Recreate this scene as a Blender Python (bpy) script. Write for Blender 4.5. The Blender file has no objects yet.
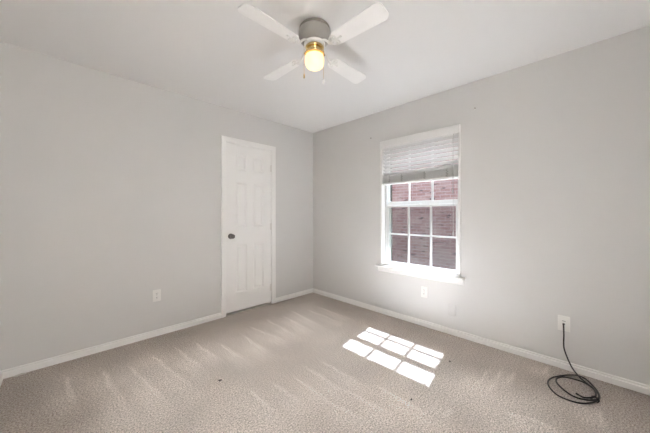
import bpy, bmesh, math, random
from mathutils import Vector, Matrix, noise
PI = math.pi
random.seed(7)
sc = bpy.context.scene
COL = sc.collection

# ------------------------------------------------------------------ camera, sky, sun, exposure
CAM = Vector((-2.762, -3.022, 1.19))
cd = bpy.data.cameras.new('camera')
cd.sensor_width = 36.0
cd.lens = 266.5 / 650 * 36.0
cd.shift_y = -2.0 / 650
cd.clip_start = 0.02
cam = bpy.data.objects.new('camera', cd)
COL.objects.link(cam)
cam.location = CAM
cam.rotation_euler = (PI / 2, 0, -PI / 4)
sc.camera = cam

SUN_ENERGY = 108.0
SKY = 7.5
GLOBE = 1.3
ADDED_FILL = 500.0  # strength of the added fill behind the camera
w = bpy.data.worlds.new('sky')
sc.world = w
w.use_nodes = True
wn = w.node_tree.nodes
wn.clear()
sky = wn.new('ShaderNodeTexSky')
sky.sky_type = 'HOSEK_WILKIE'
sky.turbidity = 4.0
sky.ground_albedo = 0.35
SUN_DIR = Vector((1.0, 0.15, 1.54)).normalized()      # towards the sun
sky.sun_direction = SUN_DIR
bw = wn.new('ShaderNodeHueSaturation')
bw.inputs['Saturation'].default_value = 0.35
bg = wn.new('ShaderNodeBackground')
bg.inputs['Strength'].default_value = SKY
wo = wn.new('ShaderNodeOutputWorld')
w.node_tree.links.new(sky.outputs[0], bw.inputs['Color'])
w.node_tree.links.new(bw.outputs[0], bg.inputs[0])
w.node_tree.links.new(bg.outputs[0], wo.inputs[0])

sl = bpy.data.lights.new('sun', 'SUN')
sl.energy = SUN_ENERGY
sl.angle = math.radians(0.53)
sl.color = (0.90, 0.97, 1.14)
so = bpy.data.objects.new('sun', sl)
COL.objects.link(so)
so.rotation_euler = SUN_DIR.to_track_quat('Z', 'Y').to_euler()
so.location = (4, 0, 6)

sc.view_settings.view_transform = 'Standard'
sc.view_settings.look = 'None'
sc.view_settings.gamma = 1.0
sc.view_settings.use_curve_mapping = False
sc.view_settings.exposure = 0.12
sc.cycles.use_denoising = True
sc.cycles.max_bounces = 24
sc.cycles.diffuse_bounces = 16
sc.cycles.transparent_max_bounces = 16
sc.cycles.sample_clamp_indirect = 0.0
sc.cycles.sample_clamp_direct = 2.0
sc.cycles.caustics_reflective = False
sc.cycles.caustics_refractive = False

# ------------------------------------------------------------------ materials
def mat(name, color, rough=0.5, metal=0.0, spec=0.5, bump=0.0, bscale=200.0, vary=0.0, vscale=3.0, emit=None, estr=0.0, detail=2.0):
    m = bpy.data.materials.new(name)
    m.use_nodes = True
    nt = m.node_tree
    b = nt.nodes['Principled BSDF']
    b.inputs['Base Color'].default_value = (*color, 1)
    b.inputs['Roughness'].default_value = rough
    b.inputs['Metallic'].default_value = metal
    b.inputs['Specular IOR Level'].default_value = spec
    tc = nt.nodes.new('ShaderNodeTexCoord')
    if vary:
        n = nt.nodes.new('ShaderNodeTexNoise')
        n.inputs['Scale'].default_value = vscale
        n.inputs['Detail'].default_value = 4
        r = nt.nodes.new('ShaderNodeMapRange')
        r.inputs['From Min'].default_value = 0.3
        r.inputs['From Max'].default_value = 0.7
        r.inputs['To Min'].default_value = 1 - vary
        r.inputs['To Max'].default_value = 1 + vary
        h = nt.nodes.new('ShaderNodeHueSaturation')
        h.inputs['Color'].default_value = (*color, 1)
        nt.links.new(tc.outputs['Object'], n.inputs['Vector'])
        nt.links.new(n.outputs['Fac'], r.inputs['Value'])
        nt.links.new(r.outputs[0], h.inputs['Value'])
        nt.links.new(h.outputs[0], b.inputs['Base Color'])
    if bump:
        n2 = nt.nodes.new('ShaderNodeTexNoise')
        n2.inputs['Scale'].default_value = bscale
        n2.inputs['Detail'].default_value = detail
        bp = nt.nodes.new('ShaderNodeBump')
        bp.inputs['Strength'].default_value = bump
        bp.inputs['Distance'].default_value = 0.002
        nt.links.new(tc.outputs['Object'], n2.inputs['Vector'])
        nt.links.new(n2.outputs['Fac'], bp.inputs['Height'])
        nt.links.new(bp.outputs[0], b.inputs['Normal'])
    if emit:
        b.inputs['Emission Color'].default_value = (*emit, 1)
        b.inputs['Emission Strength'].default_value = estr
    return m

M_WALL = mat('wall_paint', (0.672, 0.662, 0.645), 0.75, spec=0.3, bump=0.12, bscale=120, vary=0.012, vscale=2.0)
M_CEIL = mat('ceiling_paint', (0.755, 0.745, 0.732), 0.85, spec=0.2, bump=0.15, bscale=90)
M_TRIM = mat('trim_paint', (0.85, 0.84, 0.82), 0.4, spec=0.45, vary=0.01, vscale=6)
M_DOOR = mat('door_paint', (0.85, 0.84, 0.82), 0.42, spec=0.45, bump=0.04, bscale=160)
M_VINYL = mat('white_vinyl', (0.64, 0.64, 0.62), 0.35, vary=0.01)
M_BLIND = mat('blind_slat_white', (0.80, 0.795, 0.78), 0.45, vary=0.015, vscale=30)
M_PLASTIC = mat('white_plastic', (0.82, 0.81, 0.78), 0.35, vary=0.01)
M_SLOT = mat('dark_slot', (0.03, 0.03, 0.03), 0.6, vary=0.02)
M_STEEL = mat('brushed_nickel', (0.45, 0.42, 0.38), 0.35, metal=1.0, bump=0.05, bscale=400)
M_BRONZE = mat('aged_bronze_knob', (0.16, 0.145, 0.13), 0.28, metal=1.0, bump=0.03, bscale=300)
M_HINGE = mat('painted_hinge', (0.74, 0.72, 0.69), 0.45, vary=0.03, vscale=60)
M_FANW = mat('fan_white_enamel', (0.78, 0.77, 0.74), 0.3, vary=0.015, vscale=8)
M_FANG = mat('fan_motor_enamel', (0.36, 0.35, 0.32), 0.35, vary=0.02, vscale=8)
M_BLADE = mat('fan_blade_white', (0.86, 0.85, 0.83), 0.38, bump=0.06, bscale=60, vary=0.02, vscale=14)
M_BRASS = mat('polished_brass', (0.83, 0.62, 0.30), 0.22, metal=1.0, vary=0.03, vscale=30)
M_CABLE = mat('black_cable_jacket', (0.016, 0.013, 0.011), 0.4, vary=0.1, vscale=40)
M_STRING = mat('blind_cord', (0.36, 0.345, 0.32), 0.8, vary=0.05, vscale=90)
M_LINT = mat('dark_lint', (0.05, 0.042, 0.035), 0.9, vary=0.2, vscale=200)
M_SCRAP = mat('pale_scrap', (0.62, 0.60, 0.55), 0.8, vary=0.1, vscale=100)
M_GROUND = mat('dark_ground_bounce_cut', (0.035, 0.03, 0.024), 0.95, bump=0.6, bscale=60, vary=0.3, vscale=9)  # ground kept dark to cut bounce onto the brick opposite
M_DARK = mat('dark_veneer_bounce_cut', (0.05, 0.038, 0.032), 0.9, bump=0.3, bscale=30, vary=0.2, vscale=8)  # unseen veneer, dark so it bounces little sun onto the neighbour
M_SHINGLE = mat('roof_shingle', (0.17, 0.15, 0.14), 0.9, bump=0.5, bscale=40, vary=0.2, vscale=12)
M_SOFFIT = mat('soffit_paint', (0.70, 0.67, 0.62), 0.7, vary=0.03)
M_GLOBE = mat('lit_opal_glass', (0.45, 0.42, 0.36), 0.4, emit=(1.0, 0.72, 0.36), estr=GLOBE)

def glass_mat():
    m = bpy.data.materials.new('window_glass')
    m.use_nodes = True
    nt = m.node_tree
    nt.nodes.clear()
    o = nt.nodes.new('ShaderNodeOutputMaterial')
    t = nt.nodes.new('ShaderNodeBsdfTransparent')
    t.inputs[0].default_value = (0.95, 0.965, 0.955, 1)
    g = nt.nodes.new('ShaderNodeBsdfGlossy')
    g.inputs['Roughness'].default_value = 0.02
    lw = nt.nodes.new('ShaderNodeLayerWeight')       # Schlick: same from both faces of the sheet
    pw = nt.nodes.new('ShaderNodeMath')
    pw.operation = 'POWER'
    pw.inputs[1].default_value = 5.0
    f = nt.nodes.new('ShaderNodeMath')
    f.operation = 'MULTIPLY_ADD'
    f.inputs[1].default_value = 0.5
    f.inputs[2].default_value = 0.006
    nt.links.new(lw.outputs['Facing'], pw.inputs[0])
    nt.links.new(pw.outputs[0], f.inputs[0])
    x = nt.nodes.new('ShaderNodeMixShader')
    nt.links.new(f.outputs[0], x.inputs[0])
    nt.links.new(t.outputs[0], x.inputs[1])
    nt.links.new(g.outputs[0], x.inputs[2])
    nt.links.new(x.outputs[0], o.inputs[0])
    return m
M_GLASS = glass_mat()

def screen_mat():
    m = bpy.data.materials.new('insect_screen_mesh')
    m.use_nodes = True
    nt = m.node_tree
    nt.nodes.clear()
    o = nt.nodes.new('ShaderNodeOutputMaterial')
    t = nt.nodes.new('ShaderNodeBsdfTransparent')
    d = nt.nodes.new('ShaderNodeBsdfDiffuse')
    d.inputs[0].default_value = (0.10, 0.10, 0.10, 1)
    n = nt.nodes.new('ShaderNodeTexNoise')
    n.inputs['Scale'].default_value = 6.0
    r = nt.nodes.new('ShaderNodeMapRange')
    r.inputs['To Min'].default_value = 0.18
    r.inputs['To Max'].default_value = 0.26
    x = nt.nodes.new('ShaderNodeMixShader')
    nt.links.new(n.outputs['Fac'], r.inputs['Value'])
    nt.links.new(r.outputs[0], x.inputs[0])
    nt.links.new(t.outputs[0], x.inputs[1])
    nt.links.new(d.outputs[0], x.inputs[2])
    nt.links.new(x.outputs[0], o.inputs[0])
    return m
M_SCREEN = screen_mat()

def brick_mat():
    m = bpy.data.materials.new('red_brick')
    m.use_nodes = True
    nt = m.node_tree
    L = nt.links.new
    b = nt.nodes['Principled BSDF']
    b.inputs['Roughness'].default_value = 0.9
    tc = nt.nodes.new('ShaderNodeTexCoord')
    sep = nt.nodes.new('ShaderNodeSeparateXYZ')
    com = nt.nodes.new('ShaderNodeCombineXYZ')
    L(tc.outputs['Object'], sep.inputs[0])
    L(sep.outputs['Y'], com.inputs['X'])
    L(sep.outputs['Z'], com.inputs['Y'])
    br = nt.nodes.new('ShaderNodeTexBrick')
    br.inputs['Scale'].default_value = 1.0
    br.inputs['Brick Width'].default_value = 0.21
    br.inputs['Row Height'].default_value = 0.0677
    br.inputs['Mortar Size'].default_value = 0.006
    br.inputs['Mortar Smooth'].default_value = 0.2
    br.inputs['Bias'].default_value = -0.1
    br.inputs['Color1'].default_value = (0.42, 0.25, 0.25, 1)
    br.inputs['Color2'].default_value = (0.54, 0.375, 0.37, 1)
    br.inputs['Mortar'].default_value = (0.60, 0.51, 0.50, 1)
    L(com.outputs[0], br.inputs['Vector'])
    # occasional dark clinker bricks: noise stretched along the courses
    mp = nt.nodes.new('ShaderNodeMapping')
    mp.inputs['Scale'].default_value = (4.0, 14.0, 1.0)
    L(com.outputs[0], mp.inputs['Vector'])
    n = nt.nodes.new('ShaderNodeTexNoise')
    n.inputs['Scale'].default_value = 1.0
    n.inputs['Detail'].default_value = 2
    L(mp.outputs[0], n.inputs['Vector'])
    r = nt.nodes.new('ShaderNodeMapRange')
    r.inputs['From Min'].default_value = 0.60
    r.inputs['From Max'].default_value = 0.70
    L(n.outputs['Fac'], r.inputs['Value'])
    mx = nt.nodes.new('ShaderNodeMix')
    mx.data_type = 'RGBA'
    L(r.outputs[0], mx.inputs['Factor'])
    L(br.outputs['Color'], mx.inputs[6])
    mx.inputs[7].default_value = (0.15, 0.12, 0.125, 1)
    # chalky efflorescence
    n2 = nt.nodes.new('ShaderNodeTexNoise')
    n2.inputs['Scale'].default_value = 3.1
    n2.inputs['Detail'].default_value = 6
    L(com.outputs[0], n2.inputs['Vector'])
    r2 = nt.nodes.new('ShaderNodeMapRange')
    r2.inputs['From Min'].default_value = 0.45
    r2.inputs['From Max'].default_value = 0.85
    r2.inputs['To Max'].default_value = 0.6
    L(n2.outputs['Fac'], r2.inputs['Value'])
    mx2 = nt.nodes.new('ShaderNodeMix')
    mx2.data_type = 'RGBA'
    L(r2.outputs[0], mx2.inputs['Factor'])
    L(mx.outputs[2], mx2.inputs[6])
    mx2.inputs[7].default_value = (0.66, 0.57, 0.56, 1)
    L(mx2.outputs[2], b.inputs['Base Color'])
    bp = nt.nodes.new('ShaderNodeBump')
    bp.inputs['Strength'].default_value = 0.5
    bp.inputs['Distance'].default_value = 0.006
    bp.invert = True
    L(br.outputs['Fac'], bp.inputs['Height'])
    L(bp.outputs[0], b.inputs['Normal'])
    return m
M_BRICK = brick_mat()

def carpet_mat():
    m = bpy.data.materials.new('beige_carpet_pile')
    m.use_nodes = True
    nt = m.node_tree
    L = nt.links.new
    b = nt.nodes['Principled BSDF']
    b.inputs['Roughness'].default_value = 0.95
    b.inputs['Specular IOR Level'].default_value = 0.1
    b.inputs['Sheen Weight'].default_value = 0.25
    b.inputs['Sheen Roughness'].default_value = 0.5
    b.inputs['Sheen Tint'].default_value = (0.95, 0.9, 0.85, 1)
    tc = nt.nodes.new('ShaderNodeTexCoord')
    n = nt.nodes.new('ShaderNodeTexNoise')        # tufts
    n.inputs['Scale'].default_value = 110
    n.inputs['Detail'].default_value = 4
    n.inputs['Roughness'].default_value = 0.85
    L(tc.outputs['Object'], n.inputs['Vector'])
    cr = nt.nodes.new('ShaderNodeValToRGB')
    e = cr.color_ramp.elements
    e[0].position = 0.37
    e[0].color = (0.24, 0.195, 0.16, 1)
    e[1].position = 0.63
    e[1].color = (0.98, 0.91, 0.85, 1)
    L(n.outputs['Fac'], cr.inputs['Fac'])
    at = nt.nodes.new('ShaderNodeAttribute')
    at.attribute_name = 'nap_and_light'  # pile strokes plus the painted brightening of the lit centre
    n3 = nt.nodes.new('ShaderNodeTexNoise')       # soft wear
    n3.inputs['Scale'].default_value = 2.6
    n3.inputs['Detail'].default_value = 5
    L(tc.outputs['Object'], n3.inputs['Vector'])
    r3 = nt.nodes.new('ShaderNodeMapRange')
    r3.inputs['From Min'].default_value = 0.3
    r3.inputs['From Max'].default_value = 0.7
    r3.inputs['To Min'].default_value = 0.90
    r3.inputs['To Max'].default_value = 1.10
    L(n3.outputs['Fac'], r3.inputs['Value'])
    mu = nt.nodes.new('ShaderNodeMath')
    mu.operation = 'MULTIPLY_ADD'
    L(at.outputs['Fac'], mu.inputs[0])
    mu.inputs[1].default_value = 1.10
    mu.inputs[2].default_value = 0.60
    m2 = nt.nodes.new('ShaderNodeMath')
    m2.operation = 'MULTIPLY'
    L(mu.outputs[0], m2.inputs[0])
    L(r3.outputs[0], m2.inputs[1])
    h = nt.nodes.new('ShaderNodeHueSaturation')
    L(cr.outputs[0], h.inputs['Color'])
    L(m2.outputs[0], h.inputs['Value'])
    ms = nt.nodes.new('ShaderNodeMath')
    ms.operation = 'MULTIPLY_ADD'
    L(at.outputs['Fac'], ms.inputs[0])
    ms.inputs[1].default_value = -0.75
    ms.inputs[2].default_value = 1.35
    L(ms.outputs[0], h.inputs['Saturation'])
    L(h.outputs[0], b.inputs['Base Color'])
    bp = nt.nodes.new('ShaderNodeBump')
    bp.inputs['Strength'].default_value = 0.4
    bp.inputs['Distance'].default_value = 0.005
    L(n.outputs['Fac'], bp.inputs['Height'])
    L(bp.outputs[0], b.inputs['Normal'])
    return m
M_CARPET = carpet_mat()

# ------------------------------------------------------------------ mesh helpers
def B():
    return bmesh.new()

def box(bm, x0, x1, y0, y1, z0, z1, bev=0.0, seg=2):
    r = bmesh.ops.create_cube(bm, size=1.0)
    vs = r['verts']
    for v in vs:
        v.co = Vector(((x0 + x1) / 2 + v.co.x * abs(x1 - x0), (y0 + y1) / 2 + v.co.y * abs(y1 - y0), (z0 + z1) / 2 + v.co.z * abs(z1 - z0)))
    if bev:
        es = list({e for v in vs for e in v.link_edges})
        bmesh.ops.bevel(bm, geom=es, offset=bev, segments=seg, affect='EDGES', profile=0.5)

def prism(bm, pts, d0, d1, fn):
    """polygon pts (u,v) extruded from d0 to d1; fn(u,v,d) -> xyz"""
    a = [bm.verts.new(fn(u, v, d0)) for u, v in pts]
    b = [bm.verts.new(fn(u, v, d1)) for u, v in pts]
    n = len(pts)
    bm.faces.new(a)
    bm.faces.new(b[::-1])
    for i in range(n):
        bm.faces.new((a[i], b[i], b[(i + 1) % n], a[(i + 1) % n]))

def lathe(bm, prof, seg=32, c=(0, 0, 0), axis='z'):
    rings = []
    for r, z in prof:
        ring = []
        for k in range(seg):
            a = 2 * PI * k / seg
            p = (r * math.cos(a), r * math.sin(a), z)
            if axis == 'x':
                p = (p[2], p[0], p[1])
            elif axis == 'y':
                p = (p[0], p[2], p[1])
            ring.append(bm.verts.new(Vector(p) + Vector(c)))
        rings.append(ring)
    for a, b in zip(rings, rings[1:]):
        for k in range(seg):
            bm.faces.new((a[k], a[(k + 1) % seg], b[(k + 1) % seg], b[k]))
    bm.faces.new(rings[0][::-1])
    bm.faces.new(rings[-1])

def catmull(pts, n=8):
    P = [Vector(p) for p in pts]
    P = [P[0] * 2 - P[1]] + P + [P[-1] * 2 - P[-2]]
    out = []
    for i in range(1, len(P) - 2):
        p0, p1, p2, p3 = P[i - 1:i + 3]
        for k in range(n):
            t = k / n
            out.append(0.5 * ((2 * p1) + (p2 - p0) * t + (2 * p0 - 5 * p1 + 4 * p2 - p3) * t * t + (3 * p1 - p0 - 3 * p2 + p3) * t ** 3))
    out.append(P[-2])
    return out

def tube(bm, pts, r, seg=8):
    P = [Vector(p) for p in pts]
    t0 = (P[1] - P[0]).normalized()
    up = Vector((0, 0, 1)) if abs(t0.z) < 0.9 else Vector((1, 0, 0))
    nrm = t0.cross(up).normalized()
    rings = []
    for i, p in enumerate(P):
        t = (P[min(i + 1, len(P) - 1)] - P[max(i - 1, 0)]).normalized()
        nrm = (nrm - t * nrm.dot(t)).normalized()
        bn = t.cross(nrm)
        rr = r[i] if isinstance(r, (list, tuple)) else r
        rings.append([bm.verts.new(p + (nrm * math.cos(2 * PI * k / seg) + bn * math.sin(2 * PI * k / seg)) * rr) for k in range(seg)])
    for a, b in zip(rings, rings[1:]):
        for k in range(seg):
            bm.faces.new((a[k], a[(k + 1) % seg], b[(k + 1) % seg], b[k]))
    bm.faces.new(rings[0][::-1])
    bm.faces.new(rings[-1])

def obj(name, bm, m, parent=None, smooth=False, loc=None):
    bmesh.ops.recalc_face_normals(bm, faces=bm.faces[:])
    me = bpy.data.meshes.new(name)
    bm.to_mesh(me)
    bm.free()
    me.materials.append(m)
    if smooth:
        me.polygons.foreach_set('use_smooth', [True] * len(me.polygons))
        me.set_sharp_from_angle(angle=math.radians(31))
    o = bpy.data.objects.new(name, me)
    COL.objects.link(o)
    if parent:
        o.parent = parent
    if loc:
        o.location = loc
    return o

def tag(o, label, cat, group=None):
    o['label'] = label
    o['category'] = cat
    if group:
        o['group'] = group
    return o

def empty(name, loc, label=None, cat=None, group=None):
    o = bpy.data.objects.new(name, None)
    o.empty_display_size = 0.1
    COL.objects.link(o)
    o.location = loc
    if label:
        tag(o, label, cat, group)
    return o

def struct(name, bm, m, label=None, cat=None, smooth=False, parent=None):
    o = obj(name, bm, m, parent, smooth)
    if parent is None:
        o['kind'] = 'structure'
        if label:
            tag(o, label, cat)
    return o

# ------------------------------------------------------------------ room shell
XL, YB, H = -3.06, -3.42, 2.44           # door wall is y=0, window wall is x=0
WY0, WY1, WZ0, WZ1 = -2.122, -1.214, 0.565, 2.067      # window opening
DX0, DX1, DZ = -1.395, -0.742, 2.048                   # door rough opening
T = 0.15

bm = B()      # carpet as a fine grid so that vacuum strokes can lean the pile
STROKES = [(-2.73, -0.29, -2.69, -0.74), (-2.53, -0.36, -2.47, -1.06), (-2.37, -0.45, -2.29, -1.06), (-2.21, -0.37, -2.12, -1.05), (-2.03, -0.38, -1.98, -0.91), (-1.87, -0.43, -1.83, -0.89), (-1.72, -0.6, -1.69, -0.99), (-0.73, -0.4, -0.79, -0.95), (-0.57, -0.53, -0.57, -1.05), (-0.40, -0.5, -0.42, -1.0), (-0.9, -0.45, -0.94, -0.95), (-1.1, -0.42, -1.12, -0.95), (-1.69, -1.43, -1.68, -1.77), (-1.54, -1.5, -1.54, -1.8), (-1.4, -1.42, -1.41, -1.89), (-1.25, -1.45, -1.27, -1.9), (-1.56, -1.74, -1.52, -2.09), (-1.85, -1.38, -1.84, -1.7), (-1.48, -0.55, -1.49, -1.05), (-1.33, -0.48, -1.26, -0.98), (-1.39, -1.81, -1.37, -2.18), (-1.2, -1.95, -1.22, -2.4), (-0.44, -2.47, -0.74, -2.45), (-0.34, -2.54, -0.73, -2.53), (-0.33, -2.61, -0.56, -2.6), (-1.05, -2.42, -1.17, -2.41), (-0.87, -2.65, -0.84, -2.75), (-0.82, -2.75, -0.82, -2.89), (-0.42, -3.05, -0.6, -3.06), (-0.05, -2.78, -0.24, -2.77)]
def seg_t(px, py, s):
    ax, ay, bx, by = s
    dx, dy = bx - ax, by - ay
    l2 = dx * dx + dy * dy
    t = ((px - ax) * dx + (py - ay) * dy) / l2
    cross = ((px - ax) * dy - (py - ay) * dx) / math.sqrt(l2)
    return t, cross
def nap_and_light(px, py):
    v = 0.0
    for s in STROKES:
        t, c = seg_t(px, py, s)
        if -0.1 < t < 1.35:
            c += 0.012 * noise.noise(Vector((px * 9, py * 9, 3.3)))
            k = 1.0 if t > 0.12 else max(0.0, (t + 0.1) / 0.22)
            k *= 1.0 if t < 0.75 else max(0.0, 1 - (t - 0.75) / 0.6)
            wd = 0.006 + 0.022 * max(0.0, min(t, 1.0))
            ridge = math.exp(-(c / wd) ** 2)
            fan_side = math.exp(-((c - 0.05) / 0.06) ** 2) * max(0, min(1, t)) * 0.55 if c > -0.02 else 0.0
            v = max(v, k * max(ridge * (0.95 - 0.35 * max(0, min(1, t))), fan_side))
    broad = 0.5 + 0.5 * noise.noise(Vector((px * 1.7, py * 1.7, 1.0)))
    edge = min(-py, px - XL, -px, py - YB)          # vacuum misses the walls; light falling on the centre is painted in too
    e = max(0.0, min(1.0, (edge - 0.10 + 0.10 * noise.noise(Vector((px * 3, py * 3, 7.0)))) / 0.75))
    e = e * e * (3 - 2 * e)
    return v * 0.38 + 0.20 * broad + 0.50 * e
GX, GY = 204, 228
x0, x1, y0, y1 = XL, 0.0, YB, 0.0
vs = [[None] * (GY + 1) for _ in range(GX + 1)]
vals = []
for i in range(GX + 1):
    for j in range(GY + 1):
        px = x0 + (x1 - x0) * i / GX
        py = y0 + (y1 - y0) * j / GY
        nv = nap_and_light(px, py)
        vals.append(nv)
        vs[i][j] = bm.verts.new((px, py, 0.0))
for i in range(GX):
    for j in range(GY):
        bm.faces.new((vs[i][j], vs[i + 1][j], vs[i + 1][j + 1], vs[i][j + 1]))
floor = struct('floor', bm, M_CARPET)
at = floor.data.attributes.new('nap_and_light', 'FLOAT', 'POINT')
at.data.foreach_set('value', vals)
bm = B(); box(bm, XL - T, T, YB - T, 0.75, -0.25, -0.004)
struct('floor_slab', bm, M_SOFFIT)

bm = B(); box(bm, XL - T, T, YB - T, 0.75, H, H + 0.2)
struct('ceiling', bm, M_CEIL)
bm = B()
box(bm, 0, T, YB - T, WY0, 0, H); box(bm, 0, T, WY1, 0.75, 0, H)
box(bm, 0, T, WY0, WY1, 0, WZ0); box(bm, 0, T, WY0, WY1, WZ1, H)
bmesh.ops.remove_doubles(bm, verts=bm.verts[:], dist=1e-5)
struct('wall_window', bm, M_WALL)
bm = B()
box(bm, XL - T, DX0, 0, T, 0, H); box(bm, DX1, 0, 0, T, 0, H); box(bm, DX0, DX1, 0, T, DZ, H)
struct('wall_door', bm, M_WALL)
bm = B(); box(bm, XL - T, 0, 0.6, 0.75, 0, H)
struct('wall_closet', bm, M_WALL)
bm = B(); box(bm, XL - T, XL, YB - T, 0.75, 0, H)
struct('wall_left', bm, M_WALL)
EX0, EX1, EZ = -2.98, -2.20, 2.04        # doorway added beside the camera to let fill light in
HY, HX0, HX1 = YB - T - 1.15, -4.3, -0.1  # unseen hall, added to carry the fill light
bm = B(); box(bm, XL, EX0, YB - T, YB, 0, H); box(bm, EX1, 0, YB - T, YB, 0, H); box(bm, EX0, EX1, YB - T, YB, EZ, H)
struct('wall_back', bm, M_WALL)
bm = B(); box(bm, HX0, HX1, HY, YB - T, -0.05, 0.0)
struct('floor_added_hall', bm, M_CARPET)
bm = B(); box(bm, HX0 - 0.1, HX1 + 0.1, HY - 0.1, YB - T, H, H + 0.1)
struct('ceiling_added_hall', bm, M_CEIL)
bm = B(); box(bm, HX0 - 0.1, HX1 + 0.1, HY - 0.1, HY, -0.05, H)
box(bm, HX0 - 0.1, HX0, HY, YB - T, -0.05, H); box(bm, HX1, HX1 + 0.1, HY, YB - T, -0.05, H)
box(bm, HX0, XL - T, YB - T - 0.1, YB - T, -0.05, H)
struct('wall_added_hall', bm, M_WALL)
hl = bpy.data.lights.new('added_fill_light', 'AREA')  # bare lamp added to fill the room, no fixture
hl.shape = 'DISK'
hl.size = 0.3
hl.energy = ADDED_FILL
hl.color = (0.95, 0.99, 1.05)
ho = bpy.data.objects.new('added_fill_light', hl)
COL.objects.link(ho)
ho.location = (-1.1, HY + 0.55, H - 0.06)

# baseboards with a stepped, rounded top
BB = [(0, 0), (0.015, 0), (0.015, 0.036), (0.0135, 0.041), (0.008, 0.0425), (0.0065, 0.046), (0.009, 0.050), (0.0085, 0.055), (0.005, 0.059), (0.0, 0.060)]
def base(name, a, b, axis, wall, sgn):
    bm = B()
    if axis == 'x':
        prism(bm, BB, a, b, lambda u, v, d: (d, wall + sgn * u, v))
    else:
        prism(bm, BB, a, b, lambda u, v, d: (wall + sgn * u, d, v))
    return struct(name, bm, M_TRIM)
CX0, CX1 = -1.437, -0.692               # door casing outer edges
base('baseboard_door_wall', XL, CX0, 'x', 0, -1)
base('baseboard_corner', CX1, 0, 'x', 0, -1)
base('baseboard_window_wall', YB, 0, 'y', 0, -1)
base('baseboard_left', YB, 0, 'y', XL, 1)
base('baseboard_back', EX1 + 0.06, 0, 'x', YB, 1)
bm = B()  # casing of the added doorway
box(bm, EX0 - 0.06, EX0, YB, YB + 0.016, 0, EZ + 0.06); box(bm, EX1, EX1 + 0.06, YB, YB + 0.016, 0, EZ + 0.06); box(bm, EX0, EX1, YB, YB + 0.016, EZ, EZ + 0.06)
struct('trim_1', bm, M_TRIM)

# ------------------------------------------------------------------ closet door
SX0, SX1, SZ0, SZ1 = -1.377, -0.757, 0.028, 2.036
def panel_door():
    bm = B()
    cols = [(-1.252, -1.106), (-1.020, -0.868)]
    rows = [(0.245, 0.822), (1.035, 1.575), (1.722, 1.918)]
    yf, yb = 0.004, 0.039
    xs = sorted({SX0, SX1, *[c for p in cols for c in p]})
    zs = sorted({SZ0, SZ1, *[c for p in rows for c in p]})
    def quad(a, b, c, d):
        bm.faces.new([bm.verts.new(p) for p in (a, b, c, d)])
    for i in range(len(xs) - 1):
        for j in range(len(zs) - 1):
            xa, xb, za, zb = xs[i], xs[i + 1], zs[j], zs[j + 1]
            if (xa, xb) in cols and (za, zb) in rows:
                # moulded frame: bevel in, flat groove, bevel up to raised field
                steps = [(0, yf), (0.005, yf + 0.004), (0.012, yf + 0.010), (0.022, yf + 0.011), (0.040, yf + 0.003)]
                for (i0, d0), (i1, d1) in zip(steps, steps[1:]):
                    A = [(xa + i0, d0, za + i0), (xb - i0, d0, za + i0), (xb - i0, d0, zb - i0), (xa + i0, d0, zb - i0)]
                    Bq = [(xa + i1, d1, za + i1), (xb - i1, d1, za + i1), (xb - i1, d1, zb - i1), (xa + i1, d1, zb - i1)]
                    for k in range(4):
                        quad(A[k], A[(k + 1) % 4], Bq[(k + 1) % 4], Bq[k])
                quad(*Bq)
            else:
                quad((xa, yf, za), (xb, yf, za), (xb, yf, zb), (xa, yf, zb))
    quad((SX0, yb, SZ0), (SX1, yb, SZ0), (SX1, yb, SZ1), (SX0, yb, SZ1))
    for a, b in (((SX0, SZ0), (SX1, SZ0)), ((SX1, SZ0), (SX1, SZ1)), ((SX1, SZ1), (SX0, SZ1)), ((SX0, SZ1), (SX0, SZ0))):
        quad((a[0], yf, a[1]), (b[0], yf, b[1]), (b[0], yb, b[1]), (a[0], yb, a[1]))
    bmesh.ops.remove_doubles(bm, verts=bm.verts[:], dist=1e-5)
    return bm
door = struct('door_1', panel_door(), M_DOOR, 'white six-panel closet door with a dark round knob', 'door')
# casing: mitred stepped profile running up, over and down
bm = B()
prof = [(0.0, 0.0), (0.0, -0.011), (0.010, -0.013), (0.030, -0.015), (0.040, -0.017), (0.055, -0.017), (0.0585, -0.013), (0.0585, 0.0)]
xi0, xi1, zi = CX0 + 0.0585, CX1 - 0.0585, 2.042
path = []
for u, d in prof:
    path.append([(xi0 - u, d, 0.0), (xi0 - u, d, zi + u), (xi1 + u, d, zi + u), (xi1 + u, d, 0.0)])
rows_ = [[bm.verts.new(p) for p in r] for r in path]
n = len(rows_)
for i in range(n):
    for k in range(3):
        bm.faces.new((rows_[i][k], rows_[i][k + 1], rows_[(i + 1) % n][k + 1], rows_[(i + 1) % n][k]))
bm.faces.new([r[0] for r in rows_]); bm.faces.new([r[3] for r in rows_])
obj('door_casing', bm, M_TRIM, door)
bm = B()   # jamb boards and stop
box(bm, DX0, DX0 + 0.016, 0, T, 0, DZ); box(bm, DX1 - 0.013, DX1, 0, T, 0, DZ); box(bm, DX0 + 0.016, DX1 - 0.013, 0, T, DZ - 0.009, DZ)
box(bm, DX0 + 0.016, DX0 + 0.028, 0.042, 0.08, 0, DZ - 0.009); box(bm, DX1 - 0.025, DX1 - 0.013, 0.042, 0.08, 0, DZ - 0.009)
obj('door_jamb', bm, M_TRIM, door)
bm = B()
KX, KZ = -1.318, 0.932
lathe(bm, [(0.010, -0.012), (0.0105, -0.026), (0.018, -0.032), (0.026, -0.042), (0.0275, -0.050), (0.025, -0.058), (0.016, -0.063), (0.004, -0.064)], 24, (KX, 0, KZ), 'y')
kn = obj('door_knob', bm, M_BRONZE, door, True)
kn['label'] = 'dark bronze round door knob'
bm = B()
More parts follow.
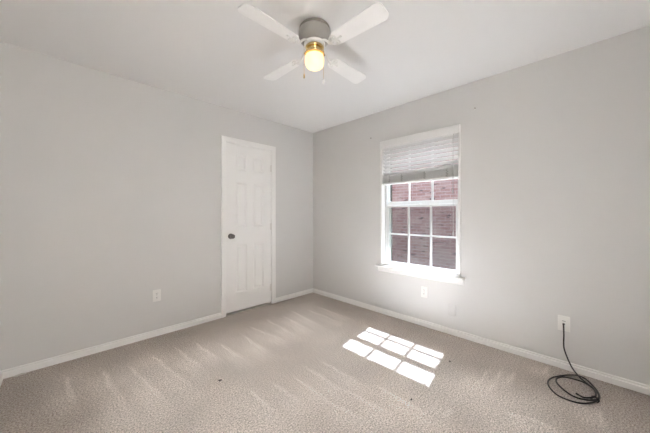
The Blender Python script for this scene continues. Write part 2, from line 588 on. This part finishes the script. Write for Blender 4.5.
lathe(bm, [(0.0325, 0.0038), (0.0325, -0.002), (0.030, -0.007), (0.013, -0.012)], 28, (KX, 0, KZ), 'y')
obj('rosette', bm, M_BRONZE, kn, True)
bm = B(); box(bm, SX0 - 0.001, SX0 + 0.0015, 0.006, 0.030, KZ - 0.028, KZ + 0.028)
obj('latch_plate', bm, M_STEEL, door)
for z in (0.22, 1.03, 1.80):
    bm = B()
    lathe(bm, [(0.0065, z - 0.045), (0.0065, z + 0.045)], 12, (SX1 + 0.003, -0.006, 0))
    lathe(bm, [(0.0045, z + 0.045), (0.005, z + 0.050), (0.002, z + 0.053)], 10, (SX1 + 0.003, -0.006, 0))
    box(bm, SX1 - 0.013, SX1 + 0.003, -0.0005, 0.0045, z - 0.044, z + 0.044)
    obj('hinge', bm, M_HINGE, door, True)

# ------------------------------------------------------------------ window
IY0, IY1 = WY0 + 0.018, WY1 - 0.018        # clear opening between the side boards
win = empty('window_1', (0, (WY0 + WY1) / 2, WZ0))
win['kind'] = 'structure'
tag(win, 'white single-hung window with divided panes and a painted sill', 'window')
WO = Vector(win.location)
def wobj(name, bm, m, parent=None, smooth=False):
    if parent is None:
        bmesh.ops.translate(bm, verts=bm.verts[:], vec=-WO)
        return obj(name, bm, m, win, smooth)
    bmesh.ops.translate(bm, verts=bm.verts[:], vec=-WO)
    return obj(name, bm, m, parent, smooth)
STZ = 0.585
bm = B()
box(bm, -0.005, 0.10, WY0, IY0, STZ, WZ1, 0.002, 1); box(bm, -0.005, 0.10, IY1, WY1, STZ, WZ1, 0.002, 1)
box(bm, -0.002, 0.10, IY0, IY1, WZ1 - 0.014, WZ1)
wobj('jamb_liner', bm, M_TRIM)
bm = B()   # stool with rounded nose and horns
nose = [(0.0, STZ), (0.0, STZ - 0.02), (-0.056, STZ - 0.02), (-0.0615, STZ - 0.016), (-0.063, STZ - 0.010), (-0.0615, STZ - 0.004), (-0.056, STZ)]
prism(bm, nose, WY0 - 0.042, WY1 + 0.042, lambda u, v, d: (u, d, v))
box(bm, 0.0, 0.10, WY0, WY1, STZ - 0.02, STZ)
wobj('window_sill', bm, M_TRIM)
bm = B()
ap = [(0.0, STZ - 0.02), (-0.015, STZ - 0.02), (-0.015, STZ - 0.045), (-0.012, STZ - 0.062), (-0.008, STZ - 0.070), (-0.004, STZ - 0.078), (0.0, STZ - 0.08)]
prism(bm, ap, WY0 - 0.030, WY1 + 0.030, lambda u, v, d: (u, d, v))
wobj('apron', bm, M_TRIM)
def frame(bm, x0, x1, y0, y1, z0, z1, l, r, t, b, bev=0.002):
    """rectangular frame; l/r/t/b are the member widths"""
    box(bm, x0, x1, y0, y0 + r, z0, z1, bev, 1)
    box(bm, x0, x1, y1 - l, y1, z0, z1, bev, 1)
    box(bm, x0, x1, y0 + r, y1 - l, z1 - t, z1, bev, 1)
    box(bm, x0, x1, y0 + r, y1 - l, z0, z0 + b, bev, 1)
bm = B()
frame(bm, 0.060, 0.145, IY0, IY1, STZ, WZ1 - 0.014, 0.028, 0.028, 0.025, 0.012)
wobj('window_frame', bm, M_VINYL)
UG = (-2.068, -1.266, 1.345, 1.995)     # upper glass y0,y1,z0,z1
LG = (-2.056, -1.284, 0.628, 1.276)     # lower glass
bm = B()
frame(bm, 0.098, 0.124, IY0 + 0.02, IY1 - 0.02, 1.290, 2.03, -UG[1] + IY1 - 0.02, UG[0] - IY0 - 0.02, 0.035, UG[2] - 1.290)
us = wobj('upper_sash', bm, M_VINYL)
bm = B()
frame(bm, 0.066, 0.092, IY0 + 0.026, IY1 - 0.026, STZ + 0.010, 1.304, IY1 - 0.026 - LG[1], LG[0] - IY0 - 0.026, 1.304 - LG[3], LG[2] - STZ - 0.010)
box(bm, 0.058, 0.066, IY0 + 0.05, IY1 - 0.05, 1.284, 1.300, 0.003, 2)        # lift lip on the meeting rail
ls = wobj('lower_sash', bm, M_VINYL)
def muntins(x0, x1, G, parent, cross):
    y0, y1, z0, z1 = G
    bm = B()
    for k in (1, 2):
        yy = y0 + (y1 - y0) * k / 3
        box(bm, x0, x1, yy - 0.011, yy + 0.011, z0, z1, 0.003, 1)
    box(bm, x0, x1, y0, y1, cross - 0.009, cross + 0.009, 0.003, 1)
    wobj('muntin_grid', bm, M_VINYL, parent)
muntins(0.102, 0.118, UG, us, 1.67)
muntins(0.070, 0.086, LG, ls, 0.957)
for G, x, par in ((UG, 0.110, us), (LG, 0.078, ls)):
    bm = B(); box(bm, x - 0.0015, x + 0.0015, G[0], G[1], G[2], G[3])
    wobj('pane', bm, M_GLASS, par)
bm = B()   # sash lock on the meeting rail
lathe(bm, [(0.020, 1.304), (0.020, 1.310), (0.014, 1.315), (0.008, 1.316)], 16, (0.080, -1.668, 0))
box(bm, 0.056, 0.080, -1.674, -1.662, 1.310, 1.317, 0.002, 1)
wobj('sash_lock', bm, M_VINYL, ls)
bm = B(); box(bm, 0.1335, 0.1345, IY0 + 0.028, IY1 - 0.028, STZ + 0.012, 1.315)
sm = wobj('insect_screen', bm, M_SCREEN)
bm = B(); frame(bm, 0.130, 0.138, IY0 + 0.028, IY1 - 0.028, STZ + 0.012, 1.315, 0.018, 0.018, 0.018, 0.018)
wobj('screen_frame', bm, M_VINYL, sm)

# ------------------------------------------------------------------ blind
BX = 0.026
blind = empty('window_blind', (BX, (IY0 + IY1) / 2, WZ1), 'white horizontal slat blind half raised in the window', 'blind')
BO = Vector(blind.location)
def bobj(name, bm, m, smooth=False, parent=None):
    bmesh.ops.translate(bm, verts=bm.verts[:], vec=-BO)
    return obj(name, bm, m, parent or blind, smooth)
bm = B()   # valance with small returns
box(bm, -0.024, -0.014, WY0 + 0.004, WY1 - 0.003, 1.984, WZ1 - 0.002, 0.003, 2)
box(bm, -0.014, 0.0, WY0 + 0.004, WY0 + 0.012, 1.984, WZ1 - 0.002, 0.001, 1)
box(bm, -0.014, 0.0, WY1 - 0.011, WY1 - 0.003, 1.984, WZ1 - 0.002, 0.001, 1)
bobj('valance', bm, M_BLIND)
bm = B(); box(bm, 0.004, 0.050, IY0 + 0.006, IY1 - 0.006, 2.006, 2.050, 0.002, 1)
bobj('headrail', bm, M_BLIND)
TILT = math.radians(31)
def slat_bm(tilt, half=0.0013):
    bm = B()
    pts = []
    for k in range(7):
        u = -0.025 + 0.05 * k / 6
        pts.append((u, 0.0016 * (1 - (u / 0.025) ** 2)))
    prof = [(u, v + half) for u, v in pts] + [(u, v - half) for u, v in reversed(pts)]
    c, s = math.cos(tilt), math.sin(tilt)
    prism(bm, prof, IY0 + 0.008, IY1 - 0.008, lambda u, v, d: (u * c - v * s, d, -(u * s) + v * c) if False else (u * c + v * s, d, -u * s + v * c))
    bmesh.ops.translate(bm, verts=bm.verts[:], vec=(0, -BO.y, 0))
    return bm
first = obj('slat', slat_bm(TILT), M_BLIND, blind, True)
PITCH = 0.0425
for k in range(8):
    o = first if k == 0 else first.copy()
    if k:
        COL.objects.link(o)
    o.parent = blind
    o.location = (0, 0, 1.972 - PITCH * k - BO.z)
flat = obj('slat', slat_bm(0.0, 0.0008), M_BLIND, blind, True)
NS = 24
for k in range(NS):
    o = flat if k == 0 else flat.copy()
    if k:
        COL.objects.link(o)
    o.parent = blind
    o.location = (random.uniform(-0.0012, 0.0012), random.uniform(-0.001, 0.001), 1.650 - 0.00335 * k - BO.z)
bm = B(); box(bm, BX - 0.026, BX + 0.026, IY0 + 0.008, IY1 - 0.008, 1.546, 1.568, 0.004, 2)
bobj('bottom_rail', bm, M_BLIND)
for y in (-1.339, -1.497, -1.765, -1.996):
    bm = B()
    for sx in (-0.0285, 0.0285):
        tube(bm, [(BX + sx, y, 2.004), (BX + sx, y, 1.56)], 0.0005, 6)
    lc = bobj('ladder_cord', bm, M_BLIND, True)
    bm = B()       # the slack of the ladder bunched in front of the stack
    pts = [(BX - 0.0285, y, 1.650)]
    for q in range(9):
        pts.append((BX - 0.030 - 0.004 * (q % 2), y + 0.011 * math.sin(q * 2.1), 1.640 - 0.0085 * q))
    tube(bm, catmull(pts, 5), 0.0024, 6)
    bobj('cord_loop', bm, M_STRING, True, lc)
bm = B()
yc = -2.062
tube(bm, catmull([(-0.004, yc, 1.995), (-0.020, yc, 1.90), (-0.0215, yc - 0.002, 1.60), (-0.0215, yc, 1.40), (-0.021, yc, 1.02)], 6), 0.0018, 6)
tube(bm, catmull([(-0.004, yc + 0.006, 1.995), (-0.020, yc + 0.007, 1.90), (-0.0215, yc + 0.008, 1.60), (-0.0215, yc + 0.006, 1.445)], 6), 0.0014, 6)
pc = bobj('pull_cord', bm, M_STRING, True)
bm = B()
lathe(bm, [(0.002, 1.447), (0.005, 1.440), (0.0075, 1.418), (0.0085, 1.404), (0.006, 1.400)], 14, (-0.0215, yc + 0.006, 0))
bobj('tassel', bm, M_STRING, True, None)
bm = B()
lathe(bm, [(0.002, 1.030), (0.005, 1.022), (0.0075, 1.000), (0.0085, 0.986), (0.006, 0.982)], 14, (-0.021, yc, 0))
bobj('tassel', bm, M_STRING, True, None)

# ------------------------------------------------------------------ ceiling fan
FX, FY = -1.546, -1.707
fan = empty('ceiling_fan', (FX, FY, H), 'white four-blade flush-mount ceiling fan with one lit jar globe', 'ceiling fan')
bm = B()
lathe(bm, [(0.100, 0.0), (0.102, -0.006), (0.102, -0.014), (0.096, -0.018)], 48)
obj('ceiling_canopy', bm, mat('fan_canopy_enamel', (0.22, 0.205, 0.18), 0.4, vary=0.02), fan, True)
bm = B()
lathe(bm, [(0.096, -0.018), (0.103, -0.021), (0.106, -0.028), (0.106, -0.066), (0.103, -0.076), (0.094, -0.086), (0.082, -0.094), (0.070, -0.098), (0.058, -0.099)], 48)
obj('motor_housing', bm, M_FANG, fan, True)
bm = B()   # rotating hub that carries the blade irons
lathe(bm, [(0.058, -0.099), (0.068, -0.101), (0.071, -0.106), (0.071, -0.117), (0.066, -0.122), (0.050, -0.123)], 40)
obj('blade_hub', bm, M_FANW, fan, True)
bm = B()
lathe(bm, [(0.050, -0.123), (0.060, -0.126), (0.063, -0.132), (0.058, -0.139), (0.045, -0.143), (0.041, -0.152), (0.044, -0.160), (0.056, -0.164), (0.066, -0.168), (0.0685, -0.175), (0.0665, -0.182), (0.056, -0.183)], 40)
for k in range(10):
    a = 2 * PI * k / 10
    lathe(bm, [(0.001, -0.0045), (0.0045, -0.0022), (0.0055, 0.0), (0.0045, 0.0022), (0.001, 0.0045)], 8, (0.0680 * math.cos(a), 0.0680 * math.sin(a), -0.174))
obj('light_fitter', bm, M_BRASS, fan, True)
bm = B()   # opal jar
g = [(0.048, -0.180), (0.054, -0.183), (0.060, -0.187), (0.063, -0.194), (0.064, -0.208), (0.0643, -0.222), (0.063, -0.238), (0.058, -0.252), (0.049, -0.262), (0.034, -0.267), (0.012, -0.269)]
lathe(bm, g, 40)
gl = obj('globe', bm, M_GLOBE, fan, True)
gl['label'] = 'lit opal glass jar globe'
ZB = -0.155
def blade_parts():
    bm = B()
    out = []
    r0, r1, w0, w1 = 0.165, 0.54, 0.048, 0.060
    # outline: narrow root, wider rounded tip
    top = [(r0, 0.030), (r0 + 0.012, 0.044), (r0 + 0.035, w0)]
    top += [(r0 + 0.035 + (r1 - 0.035 - r0 - 0.035) * k / 6, w0 + (w1 - w0) * k / 6) for k in range(1, 7)]
    for k in range(1, 6):
        a = PI / 2 * (1 - k / 6)
        top.append((r1 - 0.035 + 0.035 * math.cos(a), w1 - 0.035 + 0.035 * math.sin(a)))
    pts = top + [(r1, w1 - 0.040), (r1, -(w1 - 0.040))] + [(u, -v) for u, v in reversed(top)]
    tl = math.radians(-11)
    def fn(u, v, d):
        return (u, v * math.cos(tl) - d * math.sin(tl), ZB + v * math.sin(tl) + d * math.cos(tl))
    prism(bm, pts, -0.003, 0.003, fn)
    ir = B()   # iron: neck from the hub, splayed foot with two scrolls, three screws
    tube(ir, catmull([(0.064, 0, -0.112), (0.090, 0, -0.118), (0.116, 0, -0.138), (0.138, 0, -0.164), (0.165, 0, -0.1665)], 5), 0.0075, 8)
    for s in (-1, 1):
        sp = [(0.135, 0.004 * s, -0.004), (0.150, 0.020 * s, -0.006), (0.168, 0.034 * s, -0.006), (0.188, 0.036 * s, -0.006), (0.200, 0.026 * s, -0.006), (0.196, 0.013 * s, -0.006), (0.182, 0.011 * s, -0.006), (0.176, 0.020 * s, -0.006), (0.184, 0.025 * s, -0.006)]
        tube(ir, catmull([fn(*p) for p in sp], 5), 0.0042, 7)
    tube(ir, catmull([fn(*p) for p in [(0.160, 0, -0.006), (0.200, 0, -0.006), (0.235, 0, -0.0055)]], 4), [0.006, 0.006, 0.006, 0.0055, 0.005, 0.005, 0.0045, 0.004, 0.003], 8)
    for u, v in ((0.176, 0.033), (0.176, -0.033), (0.226, 0.0)):
        c = Vector(fn(u, v, -0.0055))
        lathe(ir, [(0.007, -0.004), (0.0085, -0.001), (0.0085, 0.003)], 10, c)
    return bm, ir
b0, i0 = blade_parts()
bmesh_blade = obj('blade', b0, M_BLADE, fan)
iron = obj('blade_iron', i0, M_FANW, bmesh_blade, True)
for k in range(4):
    if k == 0:
        o, q = bmesh_blade, iron
    else:
        o, q = bmesh_blade.copy(), iron.copy()
        COL.objects.link(o); COL.objects.link(q)
        o.parent = fan
        q.parent = o
    o.rotation_euler = (0, 0, k * PI / 2 + math.radians(1.5))
def chain(pt, top, bot, fob):
    bm = B()
    x, y = pt
    z = top
    while z > bot:
        lathe(bm, [(0.0004, -0.0017), (0.0014, -0.0010), (0.0017, 0), (0.0014, 0.0010), (0.0004, 0.0017)], 6, (x, y, z))
        z -= 0.0042
    tube(bm, [(x, y, top), (x, y, bot)], 0.0007, 5)
    c = obj('pull_chain', bm, M_BRASS, fan, True)
    bm = B()
    lathe(bm, fob[0], 12, (x, y, bot))
    obj('chain_fob', bm, fob[1], c, True)
R2 = math.sqrt(0.5)
def fr(f, r):
    return (f * R2 + r * R2, f * R2 - r * R2)
chain(fr(-0.03, -0.068), -0.130, -0.325, ([(0.002, 0.004), (0.0045, 0.0), (0.0055, -0.012), (0.0055, -0.020), (0.003, -0.026)], M_BRASS))
chain(fr(-0.045, 0.060), -0.130, -0.365, ([(0.002, 0.004), (0.0055, -0.002), (0.0085, -0.014), (0.0085, -0.024), (0.004, -0.032)], M_FANW))

# ------------------------------------------------------------------ wall plates
def plate(name, loc, face, label, cat, kind):
    """plate in local coords: u across, v up, d out of the wall"""
    root = empty(name, loc, label, cat)
    if face == 'x':          # on the window wall, faces -x
        f = lambda u, v, d: (-d, -u, v)
    else:                    # on the door wall, faces -y
        f = lambda u, v, d: (u, -d, v)
    def bx(bm, u0, u1, v0, v1, d0, d1, bev=0.0):
        a, b = f(u0, v0, d0), f(u1, v1, d1)
        box(bm, min(a[0], b[0]), max(a[0], b[0]), min(a[1], b[1]), max(a[1], b[1]), a[2], b[2], bev, 2)
    W, Hh = 0.0355, 0.058
    def cyl(bm, u, v, r, d0, d1, seg=14):
        c = f(u, v, 0)
        s = -1
        lathe(bm, [(r, s * d0), (r, s * d1)], seg, c, 'x' if face == 'x' else 'y')
    m = M_WALL if kind == 'blank' else M_PLASTIC
    bm = B(); bx(bm, -W, W, -Hh, Hh, 0.0, 0.006, 0.0028)
    obj('cover_plate', bm, m, root, True)
    if kind == 'duplex':
        for v in (0.0195, -0.0195):
            bm = B()
            pts = []
            for k in range(24):
                a = 2 * PI * k / 24
                pts.append((0.0172 * math.cos(a), max(-0.0135, min(0.0135, 0.0172 * math.sin(a)))))
            prism(bm, [(u, v + q) for u, q in pts], 0.0055, 0.0085, f)
            rc = obj('receptacle', bm, M_PLASTIC, root)
            bm = B()
            bx(bm, -0.0078, -0.0052, v - 0.001, v + 0.0075, 0.0075, 0.0088)
            bx(bm, 0.0052, 0.0078, v + 0.000, v + 0.0070, 0.0075, 0.0088)
            cyl(bm, 0, v - 0.0065, 0.0026, 0.0075, 0.0088, 10)
            obj('slots', bm, M_SLOT, rc)
        bm = B(); cyl(bm, 0, 0, 0.0028, 0.005, 0.0072)
        obj('screw', bm, M_STEEL, root)
    elif kind == 'coax':
        bm = B(); bx(bm, -0.0165, 0.0165, -0.033, 0.033, 0.0055, 0.0080, 0.0012)
        obj('insert', bm, M_PLASTIC, root, True)
        bm = B(); bx(bm, -0.010, 0.010, 0.0185, 0.0215, 0.0075, 0.0090)
        obj('label_recess', bm, M_SLOT, root)
        bm = B(); cyl(bm, 0, 0, 0.0055, 0.0075, 0.016, 6)
        obj('jack', bm, M_STEEL, root)
        for v in (0.047, -0.047):
            bm = B(); cyl(bm, 0, v, 0.0028, 0.005, 0.0068)
            obj('screw', bm, M_PLASTIC, root)
    else:
        for v in (0.042, -0.042):
            bm = B(); cyl(bm, 0, v, 0.003, 0.005, 0.0068)
            obj('screw', bm, M_WALL, root)
    return root
plate('wall_outlet', (-2.079, 0, 0.394), 'y', 'white duplex outlet on the wall left of the closet door', 'outlet', 'duplex')
plate('wall_outlet', (0, -1.760, 0.364), 'x', 'white duplex outlet just below the window sill', 'outlet', 'duplex')
CP = Vector((0, -2.871, 0.349))
plate('cable_plate', CP, 'x', 'white wall plate with a black cable plugged into it', 'wall plate', 'coax')
plate('blank_wall_plate', (0, -2.043, 0.243), 'x', 'small blank plate painted over in the wall colour, above the baseboard', 'wall plate', 'blank')

# ------------------------------------------------------------------ black cable
pts = [(-0.016, -2.871, 0.349), (-0.034, -2.871, 0.346), (-0.042, -2.872, 0.328), (-0.040, -2.873, 0.27), (-0.040, -2.872, 0.21), (-0.043, -2.876, 0.165), (-0.055, -2.896, 0.105), (-0.078, -2.925, 0.050), (-0.118, -2.965, 0.020), (-0.165, -3.005, 0.0125),
       (-0.215, -3.036, 0.0125), (-0.275, -3.056, 0.014), (-0.335, -3.050, 0.012), (-0.390, -3.026, 0.009), (-0.440, -2.980, 0.006), (-0.461, -2.925, 0.006), (-0.448, -2.864, 0.006),
       (-0.385, -2.820, 0.006), (-0.318, -2.804, 0.006), (-0.245, -2.815, 0.006), (-0.170, -2.852, 0.006), (-0.100, -2.903, 0.006), (-0.070, -2.954, 0.010), (-0.095, -2.998, 0.010), (-0.160, -3.034, 0.006), (-0.230, -3.055, 0.006), (-0.300, -3.058, 0.007),
       (-0.362, -3.035, 0.016), (-0.396, -3.000, 0.016), (-0.400, -2.955, 0.010), (-0.372, -2.912, 0.006), (-0.318, -2.868, 0.006), (-0.268, -2.846, 0.006), (-0.215, -2.846, 0.006), (-0.165, -2.872, 0.006), (-0.146, -2.921, 0.008), (-0.160, -2.978, 0.015), (-0.205, -3.022, 0.020), (-0.262, -3.040, 0.022), (-0.320, -3.040, 0.022), (-0.362, -3.018, 0.022), (-0.378, -2.985, 0.016), (-0.350, -2.962, 0.008)]
bm = B()
tube(bm, catmull(pts, 7), 0.0048, 10)
cable = obj('coax_cable', bm, M_CABLE, None, True)
tag(cable, 'black cable hanging from the wall plate and coiled on the carpet', 'cable')
bm = B()
lathe(bm, [(0.0062, -0.0165), (0.0075, -0.018), (0.0075, -0.029), (0.006, -0.033), (0.0052, -0.036)], 14, CP, 'x')
obj('connector', bm, M_CABLE, cable, True)
bm = B()
lathe(bm, [(0.0058, 0.0), (0.0058, 0.016), (0.0045, 0.018)], 12)
mt = Matrix.Translation((-0.350, -2.962, 0.008)) @ Vector((0.028, 0.023, -0.008)).to_track_quat('Z', 'Y').to_matrix().to_4x4()
bmesh.ops.transform(bm, matrix=mt, verts=bm.verts[:])
obj('connector', bm, M_CABLE, cable, True)
bm = B()   # tie holding the coil together
for k in range(2):
    cpt = Vector((-0.352 + 0.012 * k, -3.036 - 0.004 * k, 0.013))
    ring = []
    t = Vector((-0.06, 0.024, 0)).normalized()
    nn = Vector((0, 0, 1)); s = t.cross(nn)
    tube(bm, [cpt + nn * 0.0155 * math.sin(a) + s * 0.019 * math.cos(a) for a in [2 * PI * q / 20 for q in range(21)]], 0.0025, 6)
obj('cable_tie', bm, M_CABLE, cable, True)

# ------------------------------------------------------------------ small marks on the walls and the carpet
def anchor(loc, label, screw):
    r = empty('wall_anchor', loc, label, 'wall anchor')
    bm = B()
    lathe(bm, [(0.0085, 0.0), (0.008, -0.003), (0.005, -0.0045)], 14, (0, 0, 0), 'x')
    obj('collar', bm, M_PLASTIC if screw else M_STEEL, r, True)
    bm = B()
    if screw:
        lathe(bm, [(0.0045, -0.003), (0.0045, -0.018), (0.007, -0.019), (0.006, -0.022)], 10, (0, -0.004, 0.006), 'x')
    else:
        lathe(bm, [(0.0055, -0.0035), (0.0055, -0.0055)], 10, (0, 0, 0), 'x')
    obj('screw', bm, M_STEEL if screw else M_SLOT, r, True)
anchor((0, -1.073, 2.144), 'small dark screw hole left of the window above the blind', False)
anchor((0, -2.249, 2.176), 'small white wall anchor right of the window above the blind', True)

def lint(loc, r, label, m=M_LINT, name='lint_speck', n=5, cat='lint'):
    bm = B()
    for k in range(n):
        a = random.uniform(0, 2 * PI)
        p = [Vector((random.uniform(-r, r), random.uniform(-r, r) * 0.6, random.uniform(0.001, 0.006))) for _ in range(4)]
        tube(bm, catmull(p, 4), random.uniform(0.001, 0.0022), 5)
    o = obj(name, bm, m, None, True, loc)
    tag(o, label, cat)
lint((-0.529, -2.213, 0.0015), 0.010, 'dark lint speck on the carpet right of the sunlight patch')
lint((-1.163, -2.205, 0.0015), 0.007, 'dark lint speck on the carpet in front of the sunlight patch')
lint((-1.946, -1.145, 0.0015), 0.012, 'dark lint speck on open carpet in front of the closet door')
bm = B()
prism(bm, [(-0.03, -0.010), (-0.012, -0.014), (0.006, -0.008), (0.028, -0.012), (0.034, 0.002), (0.010, 0.010), (-0.02, 0.008)], 0.0, 0.005, lambda u, v, d: (u, v, d + 0.002 * math.sin(u * 150)))
tag(obj('paper_scrap', bm, M_SCRAP, None, False, (-2.965, -0.035, 0.003)), 'pale scrap on the carpet against the far left baseboard', 'scrap')

# ------------------------------------------------------------------ outside the window
bm = B(); box(bm, T, 14, -12, 12, -0.45, -0.22)
struct('ground', bm, M_GROUND)
bm = B()   # added on our own side: dark veneer that cuts bounced sunlight
box(bm, T, T + 0.1, -8, WY0 + 0.01, -0.22, 2.55); box(bm, T, T + 0.1, WY1 - 0.01, 8, -0.22, 2.55)
box(bm, T, T + 0.1, WY0 + 0.01, WY1 - 0.01, -0.22, WZ0 - 0.02); box(bm, T, T + 0.1, WY0 + 0.01, WY1 - 0.01, WZ1 + 0.01, 2.55)
struct('wall_outside_added', bm, M_DARK)
bm = B(); box(bm, T, 0.66, -8, 8, 2.55, 2.57); box(bm, 0.64, 0.66, -8, 8, 2.57, 2.75); box(bm, -4, 0.66, -8, 8, 2.75, 2.80)  # unseen overhang, added and sized to keep sun off the slats
struct('added_eave', bm, M_SOFFIT)
nb = empty('brick_house', (3.0, 0.0, -0.22), 'red brick neighbouring house seen through the window', 'house')
bm = B(); box(bm, 0, 0.2, -9, 9, 0, 3.0)
obj('brick_wall', bm, M_BRICK, nb)
bm = B(); box(bm, -0.42, 6.0, -9.3, 9.3, 3.0, 3.04); box(bm, -0.44, -0.42, -9.3, 9.3, 2.96, 3.16)
obj('soffit', bm, M_SOFFIT, nb)
bm = B(); prism(bm, [(-0.46, 3.12), (6.0, 5.1), (6.0, 5.2), (-0.46, 3.17)], -9.35, 9.35, lambda u, v, d: (u, d, v))
obj('roof', bm, M_SHINGLE, nb)
